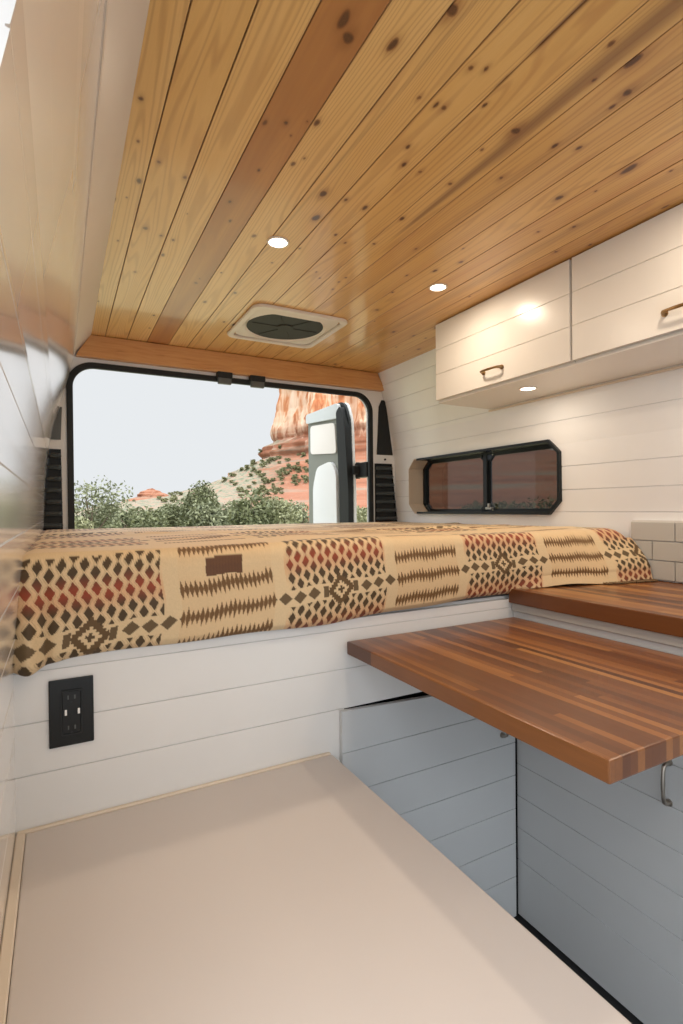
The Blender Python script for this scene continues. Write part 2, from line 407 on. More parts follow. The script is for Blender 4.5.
# dark rubber reveal on top, bottom and near side; beige return on the far side
def reveal(y0, y1, mat, name, th=.006):
    o_ = rr_yz(WY0+.001, WY1-.001, WZ0+.001, WZ1-.001, .054); i_ = rr_yz(WY0+th, WY1-th, WZ0+th, WZ1-th, .049)
    bm = B(); ring(bm, o_, i_, 'x', 1.772, 1.871)
    for co, no in (((0, y0, 0), (0, -1, 0)), ((0, y1, 0), (0, 1, 0))):
        bmesh.ops.bisect_plane(bm, geom=bm.verts[:]+bm.edges[:]+bm.faces[:], plane_co=co, plane_no=no, clear_outer=True)
    bmesh.ops.holes_fill(bm, edges=bm.edges[:])
    return obj(name, bm, mat, w1)
reveal(WY0-.1, WY1-.075, M['blackpl'], 'reveal', .012)
o = reveal(WY1-.075, WY1+.1, M['beige'], 'reveal'); o['label'] = 'beige padded return at the rear end of the window'
bm = B(); box(bm, 1.868, 1.905, 1.945, 1.975, WZ0+.015, WZ1-.015, .004); obj('divider', bm, M['blackpl'], w1)
for y0, y1, xx in ((WY0+.015, 1.95, 1.884), (1.97, WY1-.015, 1.894)):
    bm = B(); ring(bm, rr_yz(y0, y1, WZ0+.014, WZ1-.014, .04), rr_yz(y0+.012, y1-.012, WZ0+.026, WZ1-.026, .03), 'x', xx-.006, xx+.006)
    s_ = obj('sash', bm, M['blackpl'], w1)
    bm = B(); prism(bm, rr_yz(y0+.010, y1-.010, WZ0+.024, WZ1-.024, .032), 'x', xx-.002, xx+.002)
    ORI[s_] = ORI[w1]; obj('pane', bm, M['glass'], s_)
bm = B(); box(bm, 1.855, 1.872, 1.905, 1.945, WZ0+.022, WZ0+.034, .002); box(bm, 1.852, 1.860, 1.915, 1.928, WZ0+.030, WZ0+.052, .002)
l_ = obj('latch', bm, M['nickel'], w1)

# tiled backsplash on the right wall beside the counter
t = thing('tile_backsplash', 'grey subway tile backsplash on the right wall above the wooden counter', 'backsplash', (XR, .5, -.255))
bm = B(); box(bm, 1.776, 1.789, -.30, 1.139, -.2545, -.052); obj('grout_bed', bm, M['grout'], t)
bm = B(); zt = -.250
for r_ in range(3):
    y = 1.138-(.0 if r_ % 2 == 0 else .075)
    if r_ % 2: box(bm, 1.768, 1.777, y+.003, 1.138, zt, zt+.062, .0015)
    while y > -.28:
        box(bm, 1.768, 1.777, y-.147, y, zt, zt+.062, .0015); y -= .150
    zt += .065
obj('tile', bm, M['tile'], t)['kind'] = 'stuff'

# rear wall: painted body around the door opening
AX0, AX1, AZ0, AZ1 = .034, 1.622, -.9, .668
bm = B(); box(bm, -.12, 1.92, YW+.002, YW+.06, ZF, ZC+.03); wrr = struct('wall_rear', bm, M['body'])
bm = B(); prism(bm, rrect(AX0, AX1, AZ0, AZ1, .11, 12), 'y', 2.4, 2.9); boolean_cut(wrr, bm); tag(wrr, kind='structure')
bm = B(); ring(bm, rrect(AX0-.004, AX1+.004, AZ0-.004, AZ1+.004, .112, 12), rrect(AX0+.022, AX1-.022, AZ0+.022, AZ1-.022, .09, 12), 'y', YW-.012, YW+.012)
bmesh.ops.bevel(bm, geom=bm.edges[:], offset=.003, segments=2, affect='EDGES'); struct('trim_3', bm, M['black'])
# wooden header beam
bm = B(); prism(bm, [(.128, ZC-.002), (1.650, ZC-.002), (1.668, .745), (1.698, .712), (1.690, .690), (.069, .690), (.082, .715), (.105, .750)], 'y', YW-.032, YW+.001)
bmesh.ops.bevel(bm, geom=[e for e in bm.edges], offset=.002, segments=1, affect='EDGES')
o = obj('header_beam', bm, M['beam']); tag(o, 'orange-brown wooden beam across the ceiling above the rear door opening', 'beam')

# louvre vents and black pillar panels
def vent(name, x0, x1, z0, z1, label, xt0, xt1):
    t = thing(name, label, 'vent', ((x0+x1)/2, YW-.004, z0), 'rear pillar vents')
    bm = B(); prism(bm, [(x0, z0), (x1, z0), (xt1, z1), (xt0, z1)], 'y', YW-.004, YW); obj('backing', bm, M['black'], t)
    n = 7
    for k in range(n):
        za = z0+(z1-z0)*(k+.15)/n; f = (za-z0)/(z1-z0)
        a, b = x0+(xt0-x0)*f+.008, x1+(xt1-x1)*f-.008
        bm = B(); tube(bm, [(a, YW-.009, za+.014), (a+.006, YW-.017, za+.014), (b-.006, YW-.017, za+.014), (b, YW-.009, za+.014)], .0115, 8)
        obj('louvre', bm, M['vent'], t, smooth=True)
    bm = B(); ring(bm, [(x0, z0), (x1, z0), (xt1, z1), (xt0, z1)], [(x0+.006, z0+.006), (x1-.006, z0+.006), (xt1-.006, z1-.006), (xt0+.006, z1-.006)], 'y', YW-.012, YW-.004)
    obj('frame', bm, M['blackpl'], t)
vent('air_vent', 1.640, 1.790, -.085, .262, 'black louvred vent on the pillar right of the rear opening', 1.640, 1.755)
vent('air_vent', -.075, .010, -.085, .272, 'black louvred vent on the pillar left of the rear opening', -.040, .006)
bm = B(); prism(bm, [(1.655, .315), (1.768, .315), (1.722, .62), (1.712, .640), (1.690, .640), (1.672, .60)], 'y', YW-.006, YW+.001)
bmesh.ops.bevel(bm, geom=bm.edges[:], offset=.002, segments=1, affect='EDGES')
tag(obj('pillar_panel', bm, M['black']), 'black wedge-shaped pillar panel above the right louvred vent', 'trim panel')
bm = B(); prism(bm, [(-.040, .315), (.006, .315), (.012, .46), (.004, .46)], 'y', YW-.006, YW+.001)
tag(obj('pillar_panel', bm, M['slate']), 'narrow dark pillar panel above the left louvred vent', 'trim panel')
bm = B(); cyl(bm, (1.712, YW-.004, .288), .006, .006, 'y', 12)
tag(obj('screw_cap', bm, M['black']), 'small round black cap on white pillar between panel and louvred vent', 'cap')
# two striker latches under the header
for x0, x1, lab in ((.700, .775, 'left of the two grey latches hanging under the header beam'), (.870, .950, 'right of the two grey latches hanging under the header beam')):
    t = thing('door_latch', lab, 'latch', ((x0+x1)/2, YW-.02, .628), 'header latches')
    bm = B(); box(bm, x0, x1, YW-.045, YW-.006, .660, .6895, .003); obj('bracket', bm, M['black'], t)
    bm = B(); box(bm, x0+.004, x1-.004, YW-.04, YW-.018, .630, .662, .004); obj('catch', bm, M['slate'], t)

# ------------------------------------------------------------------ rear doors, swung open outside
def rear_door(label, mir, xs, ang):
    t = thing('rear_door', label, 'door', (xs, 2.72, -1.0))
    def W(u, wdt, z):            # u: distance from the hinge along the door, wdt: towards the interior face
        a = math.radians(ang); dx, dy = -math.sin(a)*mir, math.cos(a)
        return (xs+dx*u-mir*dy*wdt, 2.72+dy*u+(-dx)*(-mir)*0-mir*dx*(-wdt)*-1*0, z) if False else (xs+dx*u-mir*math.cos(a)*wdt, 2.72+dy*u-math.sin(a)*wdt, z)
    def plate(outline, w0, w1, hole=None):
        bm = B()
        def rr(pts, w): return [bm.verts.new(W(u, w, z)) for u, z in pts]
        L = [rr(outline, w0), rr(outline, w1)]; n = len(outline)
        if hole:
            I = [rr(hole, w0), rr(hole, w1)]
            seq = [L[0], L[1], I[1], I[0]]
            for k in range(4):
                A, C = seq[k], seq[(k+1) % 4]
                for i in range(n): bm.faces.new((A[i], A[(i+1) % n], C[(i+1) % n], C[i]))
        else:
            for i in range(n): bm.faces.new((L[0][i], L[0][(i+1) % n], L[1][(i+1) % n], L[1][i]))
            bm.faces.new(L[0]); bm.faces.new(L[1][::-1])
        return bm
    WD = .555
    return t, W, plate, WD
t, W, plate, WD = rear_door('open right rear van door with window painted as pale sky reflection and white inner panel', 1, 1.625, 7)
def quad_outline(pts, r=.05, n=6):
    out = []
    m_ = len(pts)
    for i in range(m_):
        p, a, b = Vector(pts[i]), Vector(pts[i-1]), Vector(pts[(i+1) % m_])
        p1 = p+(a-p).normalized()*r; p2 = p+(b-p).normalized()*r
        for k in range(n+1):
            s = k/n; out.append(tuple(p1*(1-s)**2+p*2*s*(1-s)+p2*s*s))
    return out
OUT = quad_outline([(.07, -.95), (WD, -.95), (WD, .10), (WD, .64), (.14, .665), (.09, .55), (.07, .1)], .045)
obj('door_shell', plate(OUT, .012, .035), M['body'], t, smooth=True)
o = obj('inner_frame', plate(quad_outline([(.10, -.93), (WD-.012, -.93), (WD-.012, .10), (WD-.012, .62), (.16, .64), (.12, .55), (.10, .1)], .045), .035, .062), M['doorgrey'], t, smooth=True)
obj('seal', plate(OUT, .030, .052, quad_outline([(.09, -.94), (WD-.02, -.94), (WD-.02, .10), (WD-.02, .61), (.15, .63), (.115, .55), (.09, .1)], .045)), M['black'], t)
obj('hinge_jamb', plate(quad_outline([(.05, -.93), (.135, -.93), (.145, .1), (.175, .60), (.13, .63), (.085, .5), (.05, .1)], .02), .05, .088), M['black'], t)
obj('window_panel', plate(quad_outline([(.20, .345), (WD-.05, .365), (WD-.05, .555), (.22, .54)], .03), .060, .070), M['doorglass'], t)['label'] = 'door window painted the pale tone of reflected sky'
obj('door_card', plate(quad_outline([(.17, -.90), (WD-.10, -.90), (WD-.10, .14), (WD-.15, .27), (.24, .30), (.185, .22)], .04), .060, .085), M['doorcard'], t)['label'] = 'white inner door panel'
obj('upper_cap', plate(quad_outline([(.15, .56), (WD-.01, .575), (WD-.01, .635), (.17, .655)], .02), .058, .080), paint('pale_grey_cap', (.55, .58, .58), .3), t)
bm = B(); box(bm, 1.60, 1.66, 2.66, 2.80, .185, .275, .006); cyl(bm, (1.618, 2.79, .23), .013, .10, 'z', 14)
box(bm, 1.56, 1.60, 2.74, 2.84, .205, .255, .004)
hg = obj('hinge', bm, M['black'], t)
for z_ in (.205, .238):
    bm = B(); box(bm, 1.612, 1.648, 2.656, 2.661, z_, z_+.020, .001, 1); obj('hinge_slot', bm, M['beige'], hg)
t, W, plate, WD = rear_door('open left rear van door seen nearly edge-on', -1, .028, 1.0)
OUTL = quad_outline([(.04, -.95), (WD, -.95), (WD, .10), (WD, .60), (.14, .63), (.06, .55), (.04, .1)], .045)
def shift(b, dx):
    bmesh.ops.translate(b, verts=b.verts, vec=(dx, 0, 0)); return b
obj('door_shell', plate(OUTL, -.03, .01), M['body'], t, smooth=True)
obj('inner_frame', plate(quad_outline([(.08, -.93), (WD-.012, -.93), (WD-.012, .56), (.16, .60), (.09, .50)], .045), .01, .022), M['tealgrey'], t)

# ------------------------------------------------------------------ bed platform
t = thing('bed_platform', 'white shiplap bed platform beneath the patterned blanket', 'bed base', (.85, 1.9, ZF))
bm = B()
def panel_y(bm, x0, x1, y0, y1, z0, z1, grooves):       # board facing the camera with horizontal V grooves
    pr = grooved([(y0, z1), (y0, z0)], grooves, .0032, .0035, -1)
    prism(bm, pr+[(y1, z0), (y1, z1)], 'x', x0, x1); return bm
gb = [-.316, -.418, -.520]
panel_y(bm, -.083, .645, YB, YB+.018, ZF, -.290, gb)
panel_y(bm, .645, 1.262, YB, YB+.018, -.5215, -.290, gb[:2])
obj('front_panel', bm, M['white'], t)
bm = B(); box(bm, -.075, 1.79, YB+.019, YW-.02, -.315, -.282); obj('deck', bm, M['white'], t)
bm = B(); box(bm, 1.262, 1.30, YB+.02, YB+.06, ZF, -.32); box(bm, .60, .625, YB+.02, YB+.06, ZF, -.32); box(bm, .606, 1.262, YB+.06, YB+.075, ZF, -.32)
obj('support_and_gap_shade', bm, M['dark'], t)  # dark back sheet paints the shade seen through the door gap
def shelf_door():
    bm = B(); panel_y(bm, .630, 1.241, YB-.016, YB-.001, -1.28, -.5225, [-.63, -.735, -.838, -.942, -1.050, -1.155])
    for v_ in bm.verts:
        if v_.co.z > -.53 and v_.co.x > 1: v_.co.z -= .026      # the top edge sags to the right
    return bm
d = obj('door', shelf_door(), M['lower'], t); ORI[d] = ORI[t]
def pull(c, L, axis, mat, parent, out, r=.0042, reach=.024, name='handle'):
    """bar pull: two feet and a slightly waisted bar"""
    c = Vector(c); a = Vector(axis); o_ = Vector(out); bm = B()
    for s in (-1, 1):
        f = c+a*s*L/2
        tube(bm, [f+a*s*L*.03, f+a*s*L*.03+o_*.004], .0085, 12)
    pts = [c+a*L*u_+o_*v_ for u_, v_ in ((-.53, .004), (-.52, reach*.55), (-.46, reach*.88), (-.33, reach), (-.15, reach*1.04), (0, reach*1.05), (.15, reach*1.04), (.33, reach), (.46, reach*.88), (.52, reach*.55), (.53, .004))]
    tube(bm, pts, [r*1.5, r*1.25, r*1.1, r*1.0, r*1.05, r*1.15, r*1.05, r, r*1.1, r*1.25, r*1.5], 10)
    return obj(name, bm, mat, parent, smooth=True)
pull((1.185, YB-.016, -.655), .085, (0, 0, 1), M['nickel'], d, (0, -1, 0))

# blanket ---------------------------------------------------------------
def pattern(x, vv):
    """woven design: x across the bed, vv metres below the front top edge (negative on the top surface). returns colour arrays"""
    tan = np.array([.70, .535, .32]); brn = np.array([.050, .030, .012]); red = np.array([.26, .035, .012]); mid = np.array([.115, .075, .035])
    olive = np.array([.21, .12, .045])
    vc = np.interp(x, [.05, .607, 1.19, 1.76], [.158, .108, .088, .084])
    per = .57
    k = np.floor((x-.05+per/2)/per); bx = x-.05-k*per            # -.285 .. .285, block centre 0
    bx = bx/np.where(k >= 1, 1, 1)
    w = vv-vc
    W2 = .46                                                     # vertical repeat
    w = (w+W2/2) % W2-W2/2
    C = np.broadcast_to(tan, x.shape+(3,)).copy()
    # warm undertone by bands
    halo = np.exp(-((np.abs(w)-.075)/.028)**2)*(np.abs(bx) < .145)
    C = C*(1-.34*halo[..., None])+np.array([.60, .17, .04])*.34*halo[..., None]
    # hex lattice of diamonds
    px, pz = .0208, .0315
    gx = (bx+.1404)/px; col = np.floor(gx); fx = gx-col-.5
    gz = w/pz+.5*(col % 2); row = np.floor(gz); fz = gz-row-.5
    jx = .06*np.sin(row*2.1+k)
    dia = (np.abs(fx)/.47+np.abs(fz)/.47) < 1
    inblk = (np.abs(bx) < .140) & (np.abs(w) < .158)
    # clearings: medallion surround (stepped) and the centre band
    si = np.abs(np.round(bx/.0062))+np.abs(np.round(w/.0062)); med = si*.0120
    band = (np.abs(w) < .020)
    keep = inblk & dia & (med > .080) & (~band)
    rowc = w/.12
    redf = np.clip(1.15-np.abs(np.abs(w)-.088)/.030, 0, 1)*np.where(w < 0, 1, .8)
    dc = brn*(1-redf[..., None])+red*redf[..., None]
    C = np.where(keep[..., None], dc, C)
    # thin brown lattice lines between the diamonds
    lat = inblk & (np.abs(np.abs(fx)/.47+np.abs(fz)/.47-1.27) < .07) & (med > .080) & (~band)
    C = np.where(lat[..., None], C*.62+olive*.38, C)
    # row of larger diamonds through the centre
    g2 = (bx)/.038; c2 = np.round(g2); f2 = g2-c2
    big = (np.abs(f2)/.46+np.abs(w)/.0150 < 1) & (np.abs(bx) < .185) & (np.abs(c2) > 1)
    C = np.where(big[..., None], mid, C)
    # stepped medallion: rings
    for ok, cc in ((si <= 1, brn*1.3), ((si >= 4) & (si <= 6), olive*.5)):
        C = np.where((ok & (np.abs(bx) < .07))[..., None], cc, C)
    wing = (np.abs(w) < .0132) & (np.abs(bx) > .036) & (np.abs(bx) < .050)
    C = np.where(wing[..., None], mid, C)
    # ikat bars between blocks
    ix = np.where(bx > 0, bx-per/2, bx+per/2)                    # centred between blocks
    sp = .0104; gi = ix/sp; ci = np.round(gi); fi = gi-ci
    for r0, hh in ((-.060, .025), (.0, .025), (.060, .025), (.145, .022), (-.145, .022)):
        env = np.clip(1.0-np.abs(ix)/.13, 0, 1)**.22*(.88+.12*np.sin(ci*1.9+r0*60))
        edge = np.where(np.abs(np.abs(ix)-.1) < .012, 1.25, 1)
        dz = np.abs(w-r0)/(hh*np.clip(env*edge, .05, 2))
        hit = (np.abs(fi)*2/1.0+dz < 1.0) & (np.abs(ix) < .108)
        core = (dz < .30) & (np.abs(ix) < .108)
        C = np.where(core[..., None], C*.45+brn*.55, C)
        C = np.where(hit[..., None], brn*.9, C)
        hl = np.exp(-(np.abs(w-r0)/.030)**2)*(np.abs(ix) < .108)
        C = C*(1-.18*hl[..., None])+np.array([.60, .27, .07])*.18*hl[..., None]
    # woven brown rectangle on the first bar group
    rect = (x > .288) & (x < .372) & (vv > .012) & (vv < .052)
    C = np.where(rect[..., None], np.array([.10, .038, .016])*(1+.06*np.sin(x*900))[..., None], C)
    return C
nx = 1380
xs = np.linspace(-.081, 1.764, nx)
ztop, zbot = -.086, -.288
prof = [(YW-.03, ztop, 0)]                       # (y, z, kind)
sy = np.linspace(YW-.03, YB+.035, 290)
cols_s = []
R_ = .034
arc = [(YB+.034-.030*math.sin(a)-.004, ztop-R_*(1-math.cos(a))*.9) for a in np.linspace(0, PI/2, 12)[1:]]
zf = np.linspace(arc[-1][1], zbot, 84)[1:]
Py = np.concatenate([sy, [a[0] for a in arc], np.full(len(zf), YB)])
Pz = np.concatenate([np.full(len(sy), ztop), [a[1] for a in arc], zf])
ds = np.hypot(np.diff(Py), np.diff(Pz)); S = np.concatenate([[0], np.cumsum(ds)])
s0 = S[len(sy)-1+6]; VV = S-s0                   # 0 at the front top edge
X, VVg = np.meshgrid(xs, VV, indexing='ij')
Y = np.broadcast_to(Py, X.shape).copy(); Z = np.broadcast_to(Pz, X.shape).copy()
front = np.clip(VVg/.20, 0, 1)
isf = VVg > .02
# the cloth lies over the counter at the right: it spreads forward and its hem rises to the counter top
over = np.clip((X-1.235)/.06, 0, 1); over = over*over*(3-2*over)
hem = zbot+.002*np.sin(X*7+1)+.002*np.sin(X*19)-.010*np.clip((.35-X)/.4, 0, 1)+.020*np.clip((X-.6)/.6, 0, 1)
hem = hem*(1-over)+(-.2525+.003*np.sin(X*23))*over
zt_ = arc[-1][1]
fr_ = np.clip((zt_-Z)/(zt_-zbot), 0, 1)
Z = np.where(VVg > .03, np.minimum(Z, zt_)*0+zt_+(hem-zt_)*fr_, Z)
bulge = .010*np.sin(PI*np.clip(fr_, 0, 1))+.004*np.sin(X*11+fr_*3)*fr_+.006*np.sin(X*4.1)
fwd = (.012+.085*np.clip((X-1.25)/.5, 0, 1))*over
Y = Y-np.where(VVg > -.06, (np.clip((VVg+.06)/.09, 0, 1))*(.014+bulge*.9)+fwd*np.clip((VVg+.06)/.2, 0, 1), 0)
Y = Y-over*.018*np.clip((fr_-.75)/.25, 0, 1)
# top surface wrinkles
tw = np.zeros_like(X)
for i in range(26):
    cx, cy = random.uniform(0, 1.75), random.uniform(1.35, 2.5); a = random.uniform(-.5, .5); L = random.uniform(.1, .4); wd = random.uniform(.010, .03)
    dx, dy = X-cx, Y-cy; u = dx*math.cos(a)+dy*math.sin(a); q = -dx*math.sin(a)+dy*math.cos(a)
    tw += random.uniform(.002, .006)*np.exp(-(u/L)**2-(q/wd)**2)
tw += .003*np.sin(X*6+Y*3)
Z = Z+np.where(VVg < .02, tw*np.clip((YW-Y)/.1, 0, 1)*np.clip((.02-VVg)/.06, 0, 1), 0)
# left gather: cloth tucks and folds against the wall at the corner
lf = np.exp(-((X+.045)/.030)**2)
Y = Y-lf*fr_*(.020*np.sin((X+.08)*95)+.014)
Z = Z-np.exp(-((X+.06)/.035)**2)*np.clip((fr_-.5)*2, 0, 1)*.014
hemcurl = np.clip((fr_-.93)/.07, 0, 1); Y = Y+hemcurl*.010*(1-over)
Z = Z-np.where(VVg < .02, .012*np.exp(-((X+.081)/.02)**2)+.030*np.exp(-((X-1.778)/.03)**2)*np.clip((1.9-Y)/.5, 0, 1), 0)
X = np.maximum(X, np.interp(Z, [-.3, -.06], [-.081, -.061]))
V = np.stack([X, Y, Z], -1).reshape(-1, 3); nv = len(VV)
i, j = np.meshgrid(np.arange(nx-1), np.arange(nv-1), indexing='ij'); a = i*nv+j
F = np.stack([a, a+nv, a+nv+1, a+1], -1).reshape(-1, 4)
bl = fast_mesh('blanket', V, F, M['blanket'], smooth=True)
rgb = pattern(X+.004*np.sin(VVg*40), VVg+.002*np.sin(X*60)).reshape(-1, 3)
# soften the woven edges a little by jitter
rgb = rgb*(1+.10*(rng.random((len(rgb), 1))-.5))
ca = bl.data.color_attributes.new('weave', 'FLOAT_COLOR', 'POINT')
ca.data.foreach_set('color', np.concatenate([np.clip(rgb, 0, 1), np.ones((len(rgb), 1))], 1).astype(np.float32).ravel())
md = bl.modifiers.new('thickness', 'SOLIDIFY'); md.thickness = .004; md.offset = -1
tag(bl, 'tan woven blanket with brown and rust geometric diamonds spread over the bed', 'blanket')
# frayed hem: short wool tassels along the right-hand end lying on the counter
bm = B()
for k in range(60):
    x = 1.55+k*.0036; y = YB-.022-.012-.085*min(1, max(0, (x-1.25)/.5))-.02+random.uniform(-.004, .004)
    tube(bm, [(x, y+.012, -.2500), (x+random.uniform(-.004, .004), y, -.2520), (x+random.uniform(-.006, .006), y-.014, -.2525)], .0022, 5)
tas = obj('fringe', bm, plain('dark_wool_fringe', (.16, .10, .05), .95), None, origin=(0, 0, 0)); tas.location = (0, 0, 0); tas.parent = bl
mt = B(); box(mt, -.070, 1.765, YB+.03, YW-.04, -.280, -.104, .02, 3)
tag(obj('mattress', mt, plain('off_white_mattress', (.7, .68, .64), .8)), 'mattress under the patterned blanket on the bed platform', 'mattress')

# outlet
t = thing('power_outlet', 'black power outlet plate on the white panel at left', 'outlet', (.0155, YB, -.474))
bm = B(); box(bm, -.025, .056, YB-.006, YB, -.474, -.339, .0022, 2); obj('cover_plate', bm, M['blackpl'], t)
bm = B(); ring(bm, rrect(-.004, .035, -.452, -.361, .004, 3), rrect(-.001, .032, -.449, -.364, .003, 3), 'y', YB-.0085, YB-.006); obj('bezel', bm, M['black'], t)
bm = B(); box(bm, -.001, .032, YB-.0078, YB-.006, -.449, -.364, .0008, 1); o = obj('receptacle', bm, M['blackpl'], t); ORI[o] = ORI[t]
for zc in (-.376, -.437):
    for xc, w_ in ((.0095, .0011), (.0215, .0014)):
        bm = B(); box(bm, xc-w_, xc+w_, YB-.0084, YB-.0078, zc-.004, zc+.004); obj('slot', bm, M['slate'], o)
    bm = B(); cyl(bm, (.0155, YB-.0081, zc-.0095), .0024, .0006, 'y', 12); obj('ground_hole', bm, M['dark'], o)
for xc in (.0052, .0285):
    bm = B(); box(bm, xc-.0022, xc+.0022, YB-.0090, YB-.0078, -.4115, -.400, .0004, 1); obj('usb_port', bm, M['steel'], o)['label'] = 'pale metal usb port'

# bench
t = thing('bench_box', 'low white bench box in the foreground', 'bench', (.26, .7, ZF))
bm = B(); box(bm, -.082, .588, .30, YB-.001, ZF, -.646); obj('body', bm, M['bench'], t)
bm = B(); box(bm, -.066, .602, .295, YB-.012, -.646, -.626, .003, 2); obj('lid', bm, M['bench'], t)
bm = B(); box(bm, -.082, .600, YB-.0115, YB-.001, -.646, -.6225, .002, 1); obj('edge_strip', bm, M['caulk'], t)
bm = B(); box(bm, -.0825, -.0665, .295, YB-.012, -.646, -.6225, .002, 1); obj('edge_strip', bm, M['caulk'], t)

# kitchen base cabinet
t = thing('base_cabinet', 'white shiplap base cabinet under the wooden counter', 'cabinet', (1.52, .45, ZF))
bm = B(); box(bm, 1.272, 1.795, -.32, 1.19, -1.278, -.385); box(bm, 1.25, 1.795, -.32, 1.193, -.385, -.301, .0015, 1)
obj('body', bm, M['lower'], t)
bm = B(); box(bm, 1.285, 1.79, -.30, 1.18, ZF, -1.278); box(bm, 1.268, 1.272, -.31, 1.193, -1.278, -.386); obj('toe_kick_and_gap_shade', bm, M['dark'], t)  # thin dark sheet behind the doors paints the shade in their seams
def panel_x(bm, x0, x1, y0, y1, z0, z1, grooves):
    pr = grooved([(x0, z1), (x0, z0)], grooves, .003, .003, -1)
    prism(bm, pr+[(x1, z0), (x1, z1)], 'y', y0, y1); return bm
gk = [-.505, -.605, -.705, -.803, -.903, -1.003, -1.103]
for y0, y1, hy in ((.665, 1.180, .729), (.140, .655, .590), (-.31, .130, .07)):
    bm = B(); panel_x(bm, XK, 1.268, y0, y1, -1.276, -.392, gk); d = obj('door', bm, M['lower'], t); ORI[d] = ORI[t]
    pull((XK, hy-.014, -.650), .090, (0, 0, 1), M['nickel'], d, (-1, 0, 0))
bm = B(); box(bm, 1.243, 1.25, -.32, 1.193, -.326, -.3015, .001, 1); obj('lip', bm, paint('grey_lip', (.42, .42, .40), .4), t)

# countertop and fold-down table
bm = B(); box(bm, 1.232, 1.778, -.32, YB-.002, -.300, -.256, .0025, 2)
tag(obj('countertop', bm, M['butcher2']), 'dark butcher block counter against the right wall, higher of the two wooden tops', 'countertop')
t = thing('folding_table', 'butcher block fold-up table leaf over the aisle, lower than the counter', 'table', (.95, .8, -.380))
bm = B(); box(bm, .648, 1.242, .449, YB-.012, -.3775, -.344, .003, 2); obj('tabletop', bm, M['butcher'], t)
for y_ in (.60, 1.02):
    bm = B(); box(bm, 1.10, 1.242, y_, y_+.025, -.386, -.378, .001, 1); obj('hinge_bracket', bm, M['nickel'], t)

# overhead cabinets
def overhead(y0, y1, label):
    t = thing('overhead_cabinet', label, 'cabinet', (1.58, (y0+y1)/2, .455), 'overhead cabinets on the right wall')
    XF = 1.436
    bm = B()
    prism(bm, [(XF+.020, ZC-.003), (1.652, ZC-.003), (1.712, .63), (1.755, .456), (XF+.020, .456)], 'y', y0, y1); obj('body', bm, M['cabinet'], t)
    bm = B(); pr = grooved([(XF, ZC-.006), (XF, .462)], [.571, .676], .003, .003, -1)
    prism(bm, pr+[(XF+.019, .462), (XF+.019, ZC-.006)], 'y', y0+.003, y1-.003); d = obj('door', bm, M['cabinet'], t); ORI[d] = ORI[t]
    pull((XF, (y0+y1)/2, .513), .088, (0, 1, 0), M['bronze'], d, (-1, 0, 0))
overhead(1.122, 1.800, 'white overhead cabinet nearest the rear, above the side window end')
overhead(.440, 1.118, 'white overhead cabinet nearer the camera, cut by the right photo edge')
bm = B(); box(bm, 1.450, 1.752, .44, 1.80, .4490, .4555, .001, 1); tag(obj('light_valance', bm, M['cabinet']), 'cream soffit board under the overhead cabinets holding the lit puck light', 'soffit')
bm = B(); tube(bm, [(1.745, .44, .440), (1.745, 1.80, .440)], .0045, 8); tag(obj('wire_trim', bm, M['caulk']), 'thin cream strip where the overhead cabinets meet the wall', 'trim strip')

# ------------------------------------------------------------------ lights
def puck(x, y, z, label, group, e, r=.027, seen=True, n=0):
    t = thing('recessed_light', label, 'light', (x, y, z-.004), group)
    bm = B(); ring(bm, [(x+(r+.006)*math.cos(a), y+(r+.006)*math.sin(a)) for a in np.linspace(0, 2*PI, 33)[:-1]],
                   [(x+r*math.cos(a), y+r*math.sin(a)) for a in np.linspace(0, 2*PI, 33)[:-1]], 'z', z-.0035, z+.0005)
    obj('rim', bm, M['cream'], t)
    bm = B(); cyl(bm, (x, y, z-.001), r-.0005, .003, 'z', 32); obj('lens', bm, M['lens'], t)
    L = bpy.data.lights.new('puck_lamp', 'AREA'); L.shape = 'DISK'; L.size = r*2; L.energy = e; L.color = (1, .83, .64)
    lo = bpy.data.objects.new('lamp', L); COL.objects.link(lo); lo.parent = t; lo.location = (0, 0, -.004)
    return t
PE = 2.0
puck(.578, 1.456, ZC, 'lit recessed light in the pine ceiling just in front of the roof fan', 'lit ceiling pucks', PE)
puck(1.204, 1.491, ZC, 'lit recessed light in the pine ceiling beside the rear overhead cabinet', 'lit ceiling pucks', PE)
puck(.602, .545, ZC, 'recessed ceiling light cut by the top edge of the photo', 'lit ceiling pucks', PE)
puck(1.204, .61, ZC, 'recessed ceiling light above the folding table, out of frame', 'lit ceiling pucks', PE)
puck(.60, -.45, ZC, 'recessed ceiling light behind the camera at left', 'lit ceiling pucks', PE)
puck(1.204, -.45, ZC, 'recessed ceiling light behind the camera at right', 'lit ceiling pucks', PE)
puck(1.572, 1.417, .4495, 'lit puck light under the rear overhead cabinet', 'cabinet underside pucks', .7)
puck(1.572, .72, .4495, 'lit puck light under the nearer overhead cabinet', 'cabinet underside pucks', 1.0)

